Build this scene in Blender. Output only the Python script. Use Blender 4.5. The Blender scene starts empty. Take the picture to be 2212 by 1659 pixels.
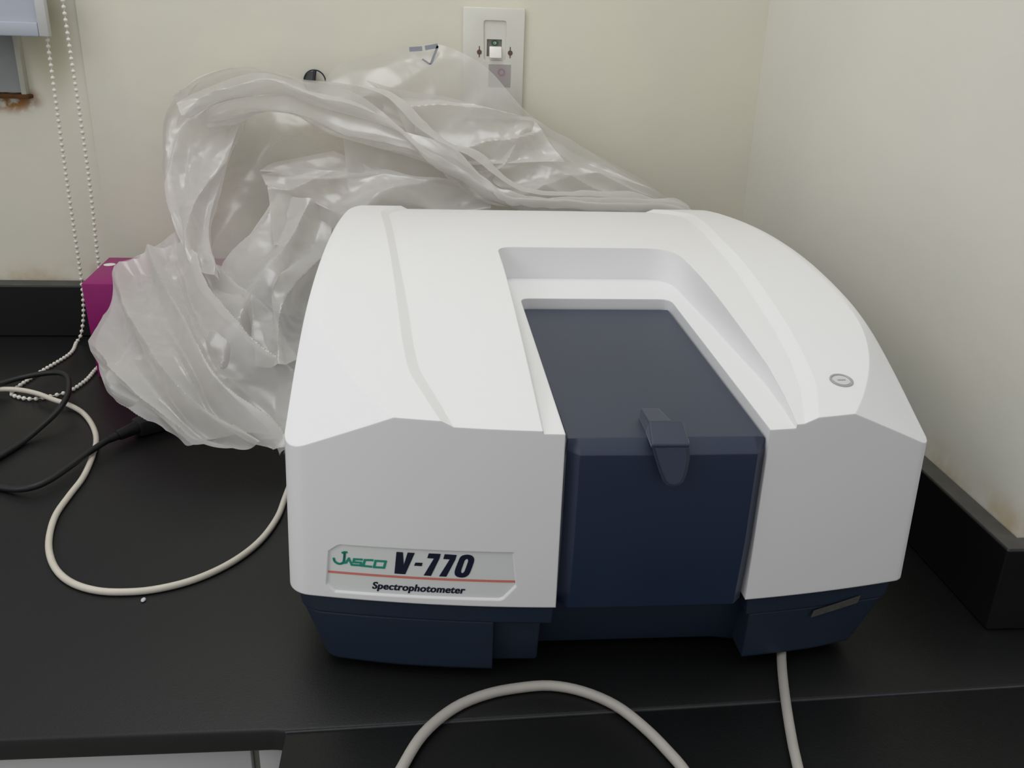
import bpy, bmesh, math, random
import numpy as np
from mathutils import Matrix, Vector
sc = bpy.context.scene
COL = sc.collection
# ------------------------------------------------------------------ camera
cam_d = bpy.data.cameras.new('camera'); cam = bpy.data.objects.new('camera', cam_d); COL.objects.link(cam)
cam_d.sensor_width = 36.0; cam_d.sensor_fit = 'HORIZONTAL'; cam_d.lens = 1950.0/2212.0*36.0
cam_d.clip_start = 0.02; cam_d.clip_end = 50
R = [[0.9962,-0.0028,0.0867],[-0.0814,-0.3757,0.9232],[0.0300,-0.9268,-0.3745]]
rot = Matrix([[r[0],-r[1],-r[2]] for r in R])
cam.matrix_world = Matrix.Translation((0,0,0.5)) @ rot.to_4x4()
sc.camera = cam
# ------------------------------------------------------------------ world, lights, exposure
w = bpy.data.worlds.new('world'); sc.world = w; w.use_nodes = True
w.node_tree.nodes['Background'].inputs[0].default_value = (0.99,0.985,1.0,1)
w.node_tree.nodes['Background'].inputs[1].default_value = 0.58
def area(name, loc, target, sx, sy, power, col):
    d = bpy.data.lights.new(name, 'AREA'); d.shape = 'RECTANGLE'; d.size = sx; d.size_y = sy; d.energy = power; d.color = col
    o = bpy.data.objects.new(name, d); COL.objects.link(o); o.location = loc
    o.rotation_euler = (Vector(target)-Vector(loc)).to_track_quat('-Z','Y').to_euler()
    return o
area('ceiling_light', (-0.35,1.0,1.95), (-0.10,0.95,0), 1.4, 0.7, 11.6, (0.97,0.985,1.0))
area('room_light', (-1.9,-0.5,1.7), (0.2,1.2,0.3), 1.2, 1.2, 9.8, (0.98,0.98,1.0))
sc.view_settings.view_transform = 'Standard'; sc.view_settings.look = 'None'
sc.view_settings.gamma = 1.0; sc.view_settings.exposure = 0.0; sc.view_settings.use_curve_mapping = False
try: sc.cycles.transparent_max_bounces = 24
except Exception: pass
# ------------------------------------------------------------------ data (metres)
LETTERS = [[(-0.02856,0.11959),(-0.02362,0.11957),(-0.02315,0.10835),(-0.02593,0.09989),(-0.03052,0.09993)],[(-0.02315,0.10835),(-0.02003,0.11963),(-0.01454,0.11962),(-0.02214,0.09988),(-0.02593,0.09989)],[(-0.01415,0.11103),(-0.00871,0.1111),(-0.00937,0.10804),(-0.0153,0.10813)],[(-0.00388,0.11991),(0.00518,0.11986),(0.00422,0.1157),(-8e-05,0.11546),(-0.00517,0.11554)],[(-8e-05,0.11546),(0.00422,0.1157),(-0.00236,0.09965),(-0.00799,0.09969)],[(0.0082,0.11984),(0.01733,0.11954),(0.01632,0.11538),(0.01202,0.11536),(0.00709,0.11548)],[(0.01202,0.11536),(0.01632,0.11538),(0.00944,0.09955),(0.0039,0.09963)]]
ZERO_OUT = [(0.0217,0.11937),(0.02526,0.12027),(0.02884,0.11949),(0.03062,0.11694),(0.03036,0.11337),(0.02784,0.10478),(0.02603,0.10139),(0.02309,0.09955),(0.01947,0.09948),(0.01666,0.10068),(0.01576,0.10329),(0.01638,0.10711),(0.01918,0.11571),(0.02012,0.11799)]
ZERO_IN = [(0.02411,0.11593),(0.02514,0.11653),(0.02594,0.11619),(0.02612,0.11461),(0.02358,0.10574),(0.0228,0.104),(0.02161,0.10338),(0.02072,0.10391),(0.02071,0.10523),(0.02318,0.11401),(0.02364,0.11525),(0.02396,0.11573),(0.02404,0.11583),(0.02411,0.11593)]
LOGO = [[(-0.07713,0.10936),(-0.07666,0.10723),(-0.0751,0.10568),(-0.07293,0.10505),(-0.07062,0.10594),(-0.0693,0.10844),(-0.06843,0.11606)],[(-0.07007,0.11534),(-0.06714,0.11599)],[(-0.06964,0.10613),(-0.06775,0.10669),(-0.06541,0.11051),(-0.0635,0.10539)],[(-0.05548,0.11048),(-0.06138,0.11032),(-0.06204,0.10761),(-0.05614,0.10758),(-0.05655,0.10508),(-0.06335,0.10503)],[(-0.04718,0.11063),(-0.05299,0.11032),(-0.05461,0.10488),(-0.05607,0.10494)],[(-0.05461,0.10488),(-0.0484,0.10466)],[(-0.04478,0.11027),(-0.03699,0.11033),(-0.03848,0.10454),(-0.04623,0.10447),(-0.04478,0.11027)]]
RED = [(-0.08387,0.09762),(-0.0588,0.09611),(-0.02641,0.09547),(0.00583,0.09535),(0.03799,0.09632),(0.06334,0.09684)]
WORD = [(-0.04774,0.08507),(0.02323,0.08486),(-0.04677,0.09047)]
CABLE_LEFT = [(-0.6303,1.1997,0.005),(-0.5911,1.1951,0.0095),(-0.5645,1.1901,0.0108),(-0.5351,1.1767,0.0108),(-0.5064,1.1562,0.0105),(-0.4831,1.1476,0.006),(-0.4582,1.1258,0.0034),(-0.4331,1.0862,0.0034),(-0.4149,1.0449,0.0034),(-0.4043,1.0001,0.0034),(-0.3967,0.9473,0.0034),(-0.3966,0.9043,0.0034),(-0.3955,0.8644,0.0034),(-0.388,0.8273,0.0034),(-0.3758,0.7924,0.0034),(-0.3582,0.7612,0.0034),(-0.3376,0.7391,0.0034),(-0.3144,0.7258,0.0034),(-0.2901,0.7205,0.0034),(-0.2579,0.7229,0.0034),(-0.2241,0.7379,0.0034),(-0.1957,0.7657,0.0034),(-0.1757,0.8027,0.0034),(-0.1653,0.8479,0.0034),(-0.1633,0.8926,0.0034),(-0.1611,0.9645,0.0034)]
CABLE_FRONT = [(-0.0397,0.4075,0.0042),(-0.0326,0.4678,0.0042),(-0.0232,0.4964,0.0042),(-0.0081,0.5289,0.0042),(0.0149,0.5546,0.0042),(0.0408,0.5689,0.0042),(0.0671,0.5752,0.0042),(0.0934,0.5766,0.0042),(0.1185,0.5685,0.0042),(0.1415,0.5516,0.0042),(0.1584,0.5278,0.0042),(0.1705,0.5037,0.0042),(0.1796,0.4791,0.0042),(0.1858,0.4368,0.0042),(0.186,0.3785,0.0042)]
CABLE_RIGHT = [(0.3158,0.6593,0.0042),(0.2984,0.6144,0.0042),(0.2884,0.585,0.0042),(0.2775,0.5472,0.0042),(0.2676,0.5081,0.0042),(0.2619,0.4812,0.0042),(0.2517,0.4332,0.0042),(0.2403,0.3754,0.0042)]
BLACK_LOOP = [(-0.6337,1.1733,0.018),(-0.6084,1.1829,0.018),(-0.5905,1.1969,0.017),(-0.5686,1.2182,0.018),(-0.5414,1.2289,0.02),(-0.5192,1.2237,0.022),(-0.5012,1.2001,0.023),(-0.4834,1.1525,0.024),(-0.4772,1.1181,0.022),(-0.481,1.0948,0.016),(-0.4904,1.068,0.009),(-0.5002,1.0353,0.0038),(-0.5097,1.0004,0.0038),(-0.5233,0.9609,0.0038)]
BLACK_PLUG = [(-0.5182,0.9386,0.0038),(-0.4772,0.9235,0.0038),(-0.4537,0.9147,0.006),(-0.4371,0.9169,0.008),(-0.4255,0.9319,0.009),(-0.4155,0.9601,0.01),(-0.4027,0.9988,0.012),(-0.393,1.0265,0.012),(-0.3831,1.0421,0.012)]
PLUG = [(-0.3857,1.0382,0.012),(-0.368,1.0629,0.013),(-0.349,1.0859,0.012)]
CHAIN1 = [(-0.548,1.43,0.62),(-0.5484,1.43,0.4535),(-0.551,1.43,0.2745),(-0.5522,1.43,0.1025),(-0.556,1.43,0.05),(-0.56,1.428,0.025),(-0.5625,1.418,0.009),(-0.5652,1.4057,0.003),(-0.5567,1.3524,0.003),(-0.571,1.2743,0.003),(-0.5784,1.221,0.003),(-0.5773,1.1958,0.003),(-0.5628,1.1825,0.003),(-0.542,1.1759,0.003),(-0.5214,1.1854,0.003),(-0.5035,1.2034,0.003),(-0.4954,1.2431,0.003),(-0.496,1.2833,0.003),(-0.497,1.34,0.003),(-0.508,1.4,0.005),(-0.517,1.423,0.03),(-0.5224,1.43,0.1252),(-0.5183,1.43,0.2682),(-0.5195,1.43,0.5062),(-0.5195,1.43,0.62)]
BAG = {'lower_left':[[(-0.4347,1.2632,0.1744),(-0.3917,1.2839,0.1927),(-0.3492,1.2937,0.1989),(-0.3193,1.265,0.1763),(-0.2762,1.2488,0.1611)],[(-0.4448,1.2157,0.1365),(-0.3793,1.1829,0.1593),(-0.3205,1.1629,0.1654),(-0.2738,1.1571,0.1486),(-0.2085,1.1629,0.1217)],[(-0.4444,1.1417,0.0976),(-0.3645,1.0971,0.1244),(-0.2983,1.0586,0.1318),(-0.2445,1.0555,0.1151),(-0.1685,1.1067,0.0888)],[(-0.4056,1.0682,0.071),(-0.3342,1.0145,0.0895),(-0.2769,0.9973,0.0905),(-0.2254,1.0,0.0833),(-0.1582,1.0295,0.0615)],[(-0.349,1.0155,0.0565),(-0.278,0.9356,0.0591),(-0.21,0.9356,0.0585),(-0.1751,0.9335,0.0574),(-0.1656,0.93,0.0388)]],'middle':[[(-0.2456,1.3659,0.2459),(-0.224,1.341,0.2594),(-0.1815,1.3179,0.2589),(-0.1423,1.341,0.2337)],[(-0.2728,1.2975,0.2022),(-0.2321,1.255,0.2188),(-0.1875,1.2475,0.2145),(-0.1447,1.29,0.1987)],[(-0.2909,1.2388,0.1637),(-0.2369,1.1787,0.1803),(-0.1917,1.1619,0.1944),(-0.1495,1.2563,0.1735)],[(-0.2655,1.1629,0.1215),(-0.2303,1.1229,0.1346),(-0.1975,1.1271,0.1581),(-0.1524,1.2057,0.1412)],[(-0.2298,1.0836,0.0863),(-0.2087,1.0636,0.0939),(-0.1781,1.0509,0.1048),(-0.1486,1.1055,0.0969)]],'column':[[(-0.3621,1.4125,0.3898),(-0.3325,1.4046,0.3718),(-0.3061,1.3981,0.3568),(-0.2729,1.3994,0.3606)],[(-0.3837,1.3968,0.352),(-0.3555,1.3929,0.3432),(-0.3259,1.385,0.3251),(-0.2953,1.3732,0.3075)],[(-0.3856,1.3713,0.3028),(-0.3637,1.3673,0.2972),(-0.3368,1.3575,0.2827),(-0.3064,1.3457,0.2653)],[(-0.3819,1.3398,0.2552),(-0.3608,1.3359,0.2496),(-0.3376,1.33,0.2411),(-0.3146,1.3075,0.2261)],[(-0.3611,1.2925,0.2155),(-0.3465,1.2888,0.2132),(-0.3256,1.2775,0.2061),(-0.3056,1.2525,0.1927)],[(-0.3302,1.235,0.1838),(-0.3171,1.2306,0.1818),(-0.3063,1.2219,0.1778),(-0.2842,1.2,0.1678)]],'top_band':[[(-0.3672,1.3773,0.3797),(-0.3543,1.3707,0.3647),(-0.335,1.3668,0.356),(-0.3221,1.3642,0.3502)],[(-0.3319,1.3859,0.4007),(-0.3254,1.3799,0.3868),(-0.306,1.3733,0.3719),(-0.293,1.3694,0.3631)],[(-0.2866,1.393,0.4183),(-0.2801,1.3851,0.4001),(-0.2671,1.3773,0.382),(-0.2541,1.372,0.3701)],[(-0.2411,1.3943,0.4226),(-0.228,1.3864,0.4045),(-0.2084,1.3786,0.3865),(-0.1953,1.3694,0.3652)],[(-0.1887,1.3896,0.4128),(-0.169,1.3799,0.3905),(-0.1493,1.3707,0.3693),(-0.1362,1.3576,0.3388)],[(-0.1162,1.3849,0.4035),(-0.0964,1.3733,0.3767),(-0.0832,1.3629,0.3522),(-0.0765,1.3491,0.3247)],[(-0.0698,1.3754,0.3823),(-0.0499,1.3642,0.3561),(-0.0333,1.355,0.3347),(-0.0233,1.3413,0.3137)],[(-0.0232,1.3581,0.3423),(-0.0032,1.3471,0.3232),(0.0168,1.3373,0.3085),(0.03,1.3255,0.2907)],[(0.0336,1.3413,0.3148),(0.0468,1.3306,0.2988),(0.06,1.3196,0.2823),(0.0698,1.3079,0.2646)],[(0.0835,1.3216,0.2856),(0.09,1.3137,0.2738),(0.0965,1.3059,0.262),(0.103,1.3,0.2532)],[(0.1435,1.3059,0.2627),(0.1467,1.3028,0.258),(0.1499,1.3,0.2539),(0.1529,1.2948,0.2503)],[(0.2449,1.3024,0.2589),(0.2447,1.3,0.2553),(0.2443,1.2963,0.2526),(0.2436,1.291,0.249)],[(0.3399,1.2955,0.2535),(0.3395,1.2933,0.2519),(0.3389,1.2903,0.2498),(0.3383,1.2865,0.2471)],[(0.372,1.2835,0.2455),(0.3717,1.282,0.2444),(0.3714,1.2805,0.2434),(0.3708,1.2775,0.2413)]],'back_sheer':[[(-0.166,1.4138,0.3977),(-0.1356,1.4277,0.432),(-0.0575,1.4363,0.455),(-0.02,1.439,0.4624),(0.0109,1.4384,0.462),(0.0487,1.4327,0.449),(0.0866,1.423,0.4263),(0.1489,1.3981,0.3668),(0.2463,1.3732,0.3178),(0.3083,1.3536,0.2876),(0.3545,1.3339,0.2573)],[(-0.1593,1.406,0.379),(-0.1188,1.4138,0.3989),(-0.0508,1.419,0.4133),(-0.0167,1.4204,0.4173),(0.0176,1.419,0.415),(0.0589,1.4138,0.4032),(0.0968,1.4033,0.3785),(0.1558,1.385,0.3348),(0.2453,1.3575,0.2928),(0.3075,1.3438,0.2721),(0.3557,1.3312,0.253)],[(-0.1459,1.3981,0.3603),(-0.0986,1.3981,0.3614),(-0.0442,1.3981,0.3626),(-0.01,1.3981,0.3633),(0.0312,1.3955,0.3578),(0.0725,1.3889,0.3427),(0.1103,1.3771,0.3214),(0.1616,1.3575,0.2913),(0.2442,1.3418,0.268),(0.3066,1.3339,0.2566),(0.3552,1.3277,0.2495)],[(-0.1324,1.385,0.329),(-0.0781,1.3732,0.3116),(-0.0306,1.3654,0.3002),(0.0103,1.3575,0.2887),(0.0511,1.3496,0.2772),(0.0852,1.3438,0.2685),(0.1193,1.3379,0.2599),(0.1741,1.33,0.2485),(0.2425,1.3225,0.2441),(0.3046,1.3188,0.2423),(0.3536,1.3188,0.243)],[(-0.1185,1.325,0.2046),(-0.0782,1.325,0.2051),(-0.0308,1.325,0.2056),(0.01,1.325,0.2061),(0.051,1.325,0.2066),(0.0854,1.325,0.207),(0.1199,1.325,0.2074),(0.1754,1.325,0.2081),(0.2452,1.325,0.2089),(0.3087,1.325,0.2097),(0.3441,1.325,0.2101)]],'back_fold':[[(-0.097,1.399,0.4133),(-0.0434,1.3938,0.4021),(0.0173,1.3899,0.3942),(0.0852,1.382,0.3768),(0.1468,1.3768,0.3656)],[(-0.0569,1.386,0.383),(-0.0166,1.382,0.3745),(0.0375,1.3794,0.3695),(0.0988,1.375,0.3601),(0.1537,1.375,0.3613)],[(-0.0369,1.3689,0.3428),(0.0171,1.365,0.3345),(0.0714,1.365,0.3356),(0.1191,1.3611,0.3304),(0.1708,1.365,0.3376)],[(-0.0033,1.3532,0.3158),(0.0506,1.3454,0.3046),(0.1049,1.3454,0.3056),(0.1458,1.3454,0.3064),(0.1939,1.3454,0.3072)]],'inner_back':[[(-0.3375,1.4507,0.3577),(-0.262,1.4546,0.3691),(-0.165,1.4455,0.3485),(-0.0741,1.435,0.3241),(0.0459,1.3996,0.2688)],[(-0.3436,1.4232,0.2998),(-0.2617,1.4271,0.3077),(-0.1646,1.4193,0.2968),(-0.0738,1.4075,0.2795),(0.0457,1.3839,0.2434)],[(-0.3405,1.3839,0.2377),(-0.2593,1.3839,0.2389),(-0.1633,1.38,0.2341),(-0.0727,1.3575,0.2189),(0.0449,1.35,0.2151)],[(-0.3275,1.3025,0.1803),(-0.2755,1.3025,0.1808),(-0.1951,1.285,0.1724),(-0.1164,1.285,0.1731),(-0.0237,1.285,0.174)],[(-0.3102,1.2414,0.1496),(-0.2624,1.2157,0.1375),(-0.1961,1.1814,0.1222),(-0.1454,1.1643,0.115),(-0.0841,1.1643,0.1151)]],'lower_fold':[[(-0.2463,1.3367,0.2862),(-0.1957,1.3422,0.2954),(-0.1561,1.3391,0.2913),(-0.1066,1.3367,0.2886),(-0.0701,1.3402,0.2946),(-0.0301,1.3344,0.2863),(0.0168,1.332,0.2835),(0.0772,1.3249,0.2737)],[(-0.2393,1.3277,0.2727),(-0.1884,1.3257,0.2706),(-0.1489,1.3218,0.2653),(-0.116,1.3198,0.2629),(-0.0699,1.3257,0.2725),(-0.03,1.3218,0.2672),(0.0166,1.3179,0.262),(0.0837,1.3139,0.257)],[(-0.2335,1.3179,0.2581),(-0.1811,1.31,0.2472),(-0.141,1.2965,0.2386),(-0.1089,1.304,0.2441),(-0.0696,1.3063,0.2462),(-0.0299,1.3025,0.2442),(0.0164,1.2988,0.2423),(0.083,1.2988,0.2432)],[(-0.2133,1.25,0.2072),(-0.1642,1.31,0.1938),(-0.131,1.31,0.1942),(-0.1044,1.31,0.1945),(-0.0709,1.31,0.1948),(-0.0306,1.31,0.1953),(0.0167,1.31,0.1958),(0.0847,1.31,0.1966)]],'thin_fold':[[(-0.2533,1.3683,0.2838),(-0.2337,1.3754,0.2951),(-0.2004,1.3793,0.3018),(-0.1467,1.3852,0.312)],[(-0.2265,1.3667,0.2818),(-0.2,1.3706,0.2884),(-0.1597,1.3714,0.2903),(-0.1058,1.3754,0.2974)],[(-0.2263,1.3616,0.2739),(-0.1862,1.3616,0.2746),(-0.1392,1.3616,0.2754),(-0.0784,1.3655,0.2825)]],'right_panel':[[(0.0339,1.3551,0.3109),(0.0851,1.3614,0.3217),(0.1335,1.3831,0.368),(0.1818,1.3747,0.3486),(0.2436,1.3582,0.3198),(0.3505,1.3189,0.26)],[(0.0642,1.3386,0.2859),(0.105,1.3425,0.2927),(0.1536,1.3582,0.3181),(0.2015,1.3504,0.3066),(0.2563,1.3405,0.2922),(0.3504,1.3174,0.2576)],[(0.0841,1.3248,0.2651),(0.125,1.3288,0.2718),(0.1729,1.3307,0.2756),(0.2209,1.3288,0.2733),(0.269,1.3248,0.268),(0.3509,1.315,0.254)],[(0.094,1.315,0.2502),(0.1381,1.315,0.2509),(0.1854,1.3113,0.2489),(0.2332,1.3098,0.2485),(0.2813,1.3098,0.2492),(0.3508,1.3105,0.2507)]],'tail':[[(-0.08,1.36,0.2),(0.06,1.36,0.2),(0.2,1.36,0.2),(0.34,1.36,0.2)],[(-0.08,1.33,0.15),(0.06,1.33,0.15),(0.2,1.33,0.15),(0.34,1.33,0.15)],[(-0.08,1.31,0.08),(0.06,1.31,0.08),(0.2,1.31,0.08),(0.34,1.31,0.08)],[(-0.08,1.33,0.012),(0.06,1.33,0.012),(0.2,1.33,0.012),(0.34,1.33,0.012)]]}
MARK = [(-0.0341,1.425,0.4541),(-0.0151,1.425,0.4559),(-0.011,1.425,0.4567),(0.008,1.425,0.4604),(-0.0029,1.425,0.4337),(-0.0152,1.425,0.4411)]
HOOKP = None

# ------------------------------------------------------------------ materials
def new_mat(name):
    m = bpy.data.materials.new(name); m.use_nodes = True
    return m, m.node_tree.nodes, m.node_tree.links, m.node_tree.nodes['Principled BSDF']
def mat(name, col, rough=0.5, spec=0.5, metal=0.0, noise=0.0, nscale=30, bump=0.0, bscale=400, bevel=0.0, sheen=0.0):
    m, N, L, P = new_mat(name)
    P.inputs['Base Color'].default_value = (*col,1); P.inputs['Roughness'].default_value = rough
    P.inputs['Specular IOR Level'].default_value = spec; P.inputs['Metallic'].default_value = metal
    if sheen: P.inputs['Coat Weight'].default_value = 0.5; P.inputs['Coat Roughness'].default_value = 0.5; P.inputs['Sheen Weight'].default_value = sheen; P.inputs['Sheen Roughness'].default_value = 0.22; P.inputs['Sheen Tint'].default_value = (0.86,0.95,1.0,1)
    tc = N.new('ShaderNodeTexCoord')
    if noise:
        n = N.new('ShaderNodeTexNoise'); n.inputs['Scale'].default_value = nscale; n.inputs['Detail'].default_value = 5
        L.new(tc.outputs['Object'], n.inputs['Vector'])
        r = N.new('ShaderNodeMapRange'); r.inputs['To Min'].default_value = 1-noise; r.inputs['To Max'].default_value = 1+noise
        L.new(n.outputs['Fac'], r.inputs['Value'])
        x = N.new('ShaderNodeVectorMath'); x.operation = 'SCALE'; x.inputs[0].default_value = col
        L.new(r.outputs['Result'], x.inputs['Scale']); L.new(x.outputs['Vector'], P.inputs['Base Color'])
    nrm = None
    if bevel:
        b = N.new('ShaderNodeBevel'); b.samples = 6; b.inputs['Radius'].default_value = bevel; nrm = b.outputs['Normal']
    if bump:
        n = N.new('ShaderNodeTexNoise'); n.inputs['Scale'].default_value = bscale; n.inputs['Detail'].default_value = 3
        L.new(tc.outputs['Object'], n.inputs['Vector'])
        b = N.new('ShaderNodeBump'); b.inputs['Strength'].default_value = bump; b.inputs['Distance'].default_value = 0.001
        L.new(n.outputs['Fac'], b.inputs['Height'])
        if nrm: L.new(nrm, b.inputs['Normal'])
        nrm = b.outputs['Normal']
    if nrm: L.new(nrm, P.inputs['Normal'])
    return m
def wall_mat(name, ca, cb):
    m, N, L, P = new_mat(name)
    P.inputs['Roughness'].default_value = 0.55; P.inputs['Specular IOR Level'].default_value = 0.3
    tc = N.new('ShaderNodeTexCoord')
    def noise(scale, detail=4):
        n = N.new('ShaderNodeTexNoise'); n.inputs['Scale'].default_value = scale; n.inputs['Detail'].default_value = detail
        L.new(tc.outputs['Object'], n.inputs['Vector']); return n.outputs['Fac']
    def mrange(src, a, b, c=0, d=1):
        r = N.new('ShaderNodeMapRange'); r.interpolation_type = 'SMOOTHSTEP'
        for i, v in enumerate((a,b,c,d)): r.inputs[i+1].default_value = v
        L.new(src, r.inputs[0]); return r.outputs[0]
    def mix(fac, a, b):
        x = N.new('ShaderNodeMix'); x.data_type = 'RGBA'
        L.new(fac, x.inputs[0])
        for s, i in ((a,6),(b,7)):
            if isinstance(s, tuple): x.inputs[i].default_value = (*s,1)
            else: L.new(s, x.inputs[i])
        return x.outputs[2]
    def mul(a, b):
        x = N.new('ShaderNodeMath'); x.operation = 'MULTIPLY'; L.new(a, x.inputs[0])
        if isinstance(b, (int,float)): x.inputs[1].default_value = b
        else: L.new(b, x.inputs[1])
        return x.outputs[0]
    sep = N.new('ShaderNodeSeparateXYZ'); L.new(tc.outputs['Object'], sep.inputs[0])
    c = mix(mrange(noise(6), 0.3, 0.7), ca, cb)
    # damp yellow stain beside the switch plate and at the foot of the wall
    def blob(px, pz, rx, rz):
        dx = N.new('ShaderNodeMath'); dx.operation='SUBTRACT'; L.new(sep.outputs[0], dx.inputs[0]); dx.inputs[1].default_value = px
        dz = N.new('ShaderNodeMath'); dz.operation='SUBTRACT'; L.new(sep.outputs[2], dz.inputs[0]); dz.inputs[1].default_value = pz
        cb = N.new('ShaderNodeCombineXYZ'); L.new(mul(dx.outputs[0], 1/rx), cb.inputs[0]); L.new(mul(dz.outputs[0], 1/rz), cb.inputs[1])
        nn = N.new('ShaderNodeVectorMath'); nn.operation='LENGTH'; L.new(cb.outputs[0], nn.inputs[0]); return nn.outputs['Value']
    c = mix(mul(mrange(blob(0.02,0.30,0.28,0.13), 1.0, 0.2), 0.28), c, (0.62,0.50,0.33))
    c = mix(mul(mrange(blob(-0.17,0.24,0.10,0.06), 1.0, 0.1), mrange(noise(40), 0.40, 0.62)), c, (0.55,0.40,0.16))
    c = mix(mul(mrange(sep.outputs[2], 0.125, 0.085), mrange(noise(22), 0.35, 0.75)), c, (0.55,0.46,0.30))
    rust = mul(mrange(blob(-0.635,0.366,0.055,0.026), 1.0, 0.35), mrange(noise(70), 0.36, 0.58))
    c = mix(rust, c, (0.36,0.17,0.05))
    c = mix(mul(mrange(blob(-0.568,0.455,0.052,0.11), 1.0, 0.3), 0.62), c, (0.42,0.40,0.24))
    L.new(c, P.inputs['Base Color'])
    b = N.new('ShaderNodeBump'); b.inputs['Strength'].default_value = 0.25; b.inputs['Distance'].default_value = 0.002
    L.new(noise(35,6), b.inputs['Height']); L.new(b.outputs[0], P.inputs['Normal'])
    return m
def film_mat(FILM):
    m, N, L, P = new_mat('plastic_film')
    out = N['Material Output']; N.remove(P)
    lw = N.new('ShaderNodeLayerWeight'); lw.inputs['Blend'].default_value = 0.5
    def mr(a, b, c, d):
        r = N.new('ShaderNodeMapRange')
        for i, v in enumerate((a,b,c,d)): r.inputs[i+1].default_value = v
        L.new(lw.outputs['Facing'], r.inputs[0]); return r.outputs[0]
    def mix(f, a, b):
        x = N.new('ShaderNodeMixShader')
        if isinstance(f, float): x.inputs[0].default_value = f
        else: L.new(f, x.inputs[0])
        L.new(a.outputs[0], x.inputs[1]); L.new(b.outputs[0], x.inputs[2]); return x
    tr = N.new('ShaderNodeBsdfTransparent'); tr.inputs[0].default_value = (0.975,0.97,0.96,1)
    df = N.new('ShaderNodeBsdfDiffuse'); df.inputs[0].default_value = (0.80,0.785,0.755,1)
    tl = N.new('ShaderNodeBsdfTranslucent'); tl.inputs[0].default_value = (0.80,0.785,0.755,1)
    gl = N.new('ShaderNodeBsdfGlossy'); gl.inputs[0].default_value = (1,1,1,1); gl.inputs['Roughness'].default_value = 0.28
    body = mix(mr(0.0,1.0,FILM[0],FILM[1]), tr, mix(0.42, df, tl))
    fin = mix(mr(0.0,1.0,0.038,0.14), body, gl)
    L.new(fin.outputs[0], out.inputs['Surface'])
    return m
M = {}
M['wall'] = wall_mat('wall_paint', (0.715,0.695,0.595), (0.75,0.72,0.60)); M['wall_pale'] = wall_mat('pale_wall_paint', (0.69,0.68,0.61), (0.71,0.695,0.62))
M['film'] = film_mat((0.50,0.92)); M['film_thin'] = film_mat((0.24,0.80))
M['counter'] = mat('black_worktop', (0.0052,0.0056,0.0058), 0.45, 0.36, noise=0.25, nscale=14, bump=0.15, bscale=500, bevel=0.0012)
M['ledge'] = mat('black_backsplash', (0.006,0.006,0.006), 0.30, 0.5, noise=0.2, nscale=20, bevel=0.002)
M['ledge_dust'] = mat('dusty_ledge', (0.075,0.073,0.065), 0.7, 0.3, noise=0.35, nscale=45)
M['white'] = mat('white_plastic', (0.80,0.80,0.80), 0.42, 0.35, noise=0.012, nscale=8, bump=0.05, bscale=1500, bevel=0.0016)
M['plate'] = mat('name_plate_grey', (0.72,0.75,0.72), 0.35, 0.4)
M['navy'] = mat('navy_plastic', (0.0035,0.0150,0.048), 0.48, 0.55, noise=0.08, nscale=20, bump=0.06, bscale=1200, bevel=0.0015, sheen=1.0)
M['navy_base'] = mat('navy_base_plastic', (0.013,0.023,0.042), 0.5, 0.4, noise=0.08, nscale=20, bevel=0.0025)
M['ink'] = mat('navy_ink', (0.008,0.010,0.030), 0.5, 0.3)
M['green'] = mat('green_ink', (0.012,0.27,0.18), 0.5, 0.3)
M['red'] = mat('red_ink', (0.66,0.20,0.15), 0.5, 0.3)
M['rubber'] = mat('black_rubber', (0.010,0.011,0.012), 0.45, 0.4)
M['grey_ring'] = mat('grey_ring_plastic', (0.36,0.37,0.38), 0.35, 0.5)
M['button'] = mat('button_plastic', (0.62,0.63,0.62), 0.35, 0.5)
M['cable'] = mat('white_cable', (0.62,0.58,0.49), 0.45, 0.4, noise=0.10, nscale=60)
M['cable_grey'] = mat('grey_white_cable', (0.42,0.40,0.36), 0.45, 0.4, noise=0.15, nscale=40)
M['bead'] = mat('bead_plastic', (0.74,0.72,0.64), 0.35, 0.5)
M['magenta'] = mat('magenta_card', (0.27,0.005,0.13), 0.45, 0.4, noise=0.08, nscale=30)
M['cream'] = mat('cream_switch_plastic', (0.70,0.69,0.62), 0.35, 0.5, bevel=0.0012)
M['cream_hi'] = mat('white_rocker_plastic', (0.82,0.81,0.75), 0.3, 0.5, bevel=0.001)
M['dark_slot'] = mat('dark_slot', (0.20,0.195,0.17), 0.6, 0.3)
M['screw'] = mat('rusty_screw', (0.13,0.085,0.05), 0.5, 0.5, metal=0.4, noise=0.3, nscale=200)
M['sticker'] = mat('grey_sticker', (0.40,0.37,0.36), 0.5, 0.3, noise=0.06, nscale=120)
M['mauve'] = mat('mauve_ink', (0.36,0.25,0.30), 0.5, 0.3)
M['indicator'] = mat('green_indicator', (0.02,0.10,0.045), 0.3, 0.5)
M['silver'] = mat('silver_label', (0.12,0.125,0.11), 0.35, 0.5, metal=0.4, noise=0.35, nscale=260)
M['blind'] = mat('blind_fabric', (0.44,0.475,0.53), 0.5, 0.4, noise=0.03, nscale=10)
M['blind_cap'] = mat('blind_end_cap', (0.52,0.52,0.51), 0.4, 0.4)
M['pane'] = mat('dusty_pane', (0.27,0.295,0.285), 0.35, 0.4, noise=0.35, nscale=12)
M['frame'] = mat('old_window_frame', (0.45,0.45,0.38), 0.6, 0.3, noise=0.15, nscale=40)
M['rust'] = mat('rusty_sill', (0.10,0.045,0.015), 0.8, 0.2, noise=0.6, nscale=60)
M['cabinet'] = mat('white_cabinet', (0.46,0.47,0.46), 0.4, 0.4, bevel=0.001)
M['chrome'] = mat('grey_handle', (0.4,0.4,0.42), 0.3, 0.5, metal=0.8)
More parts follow.
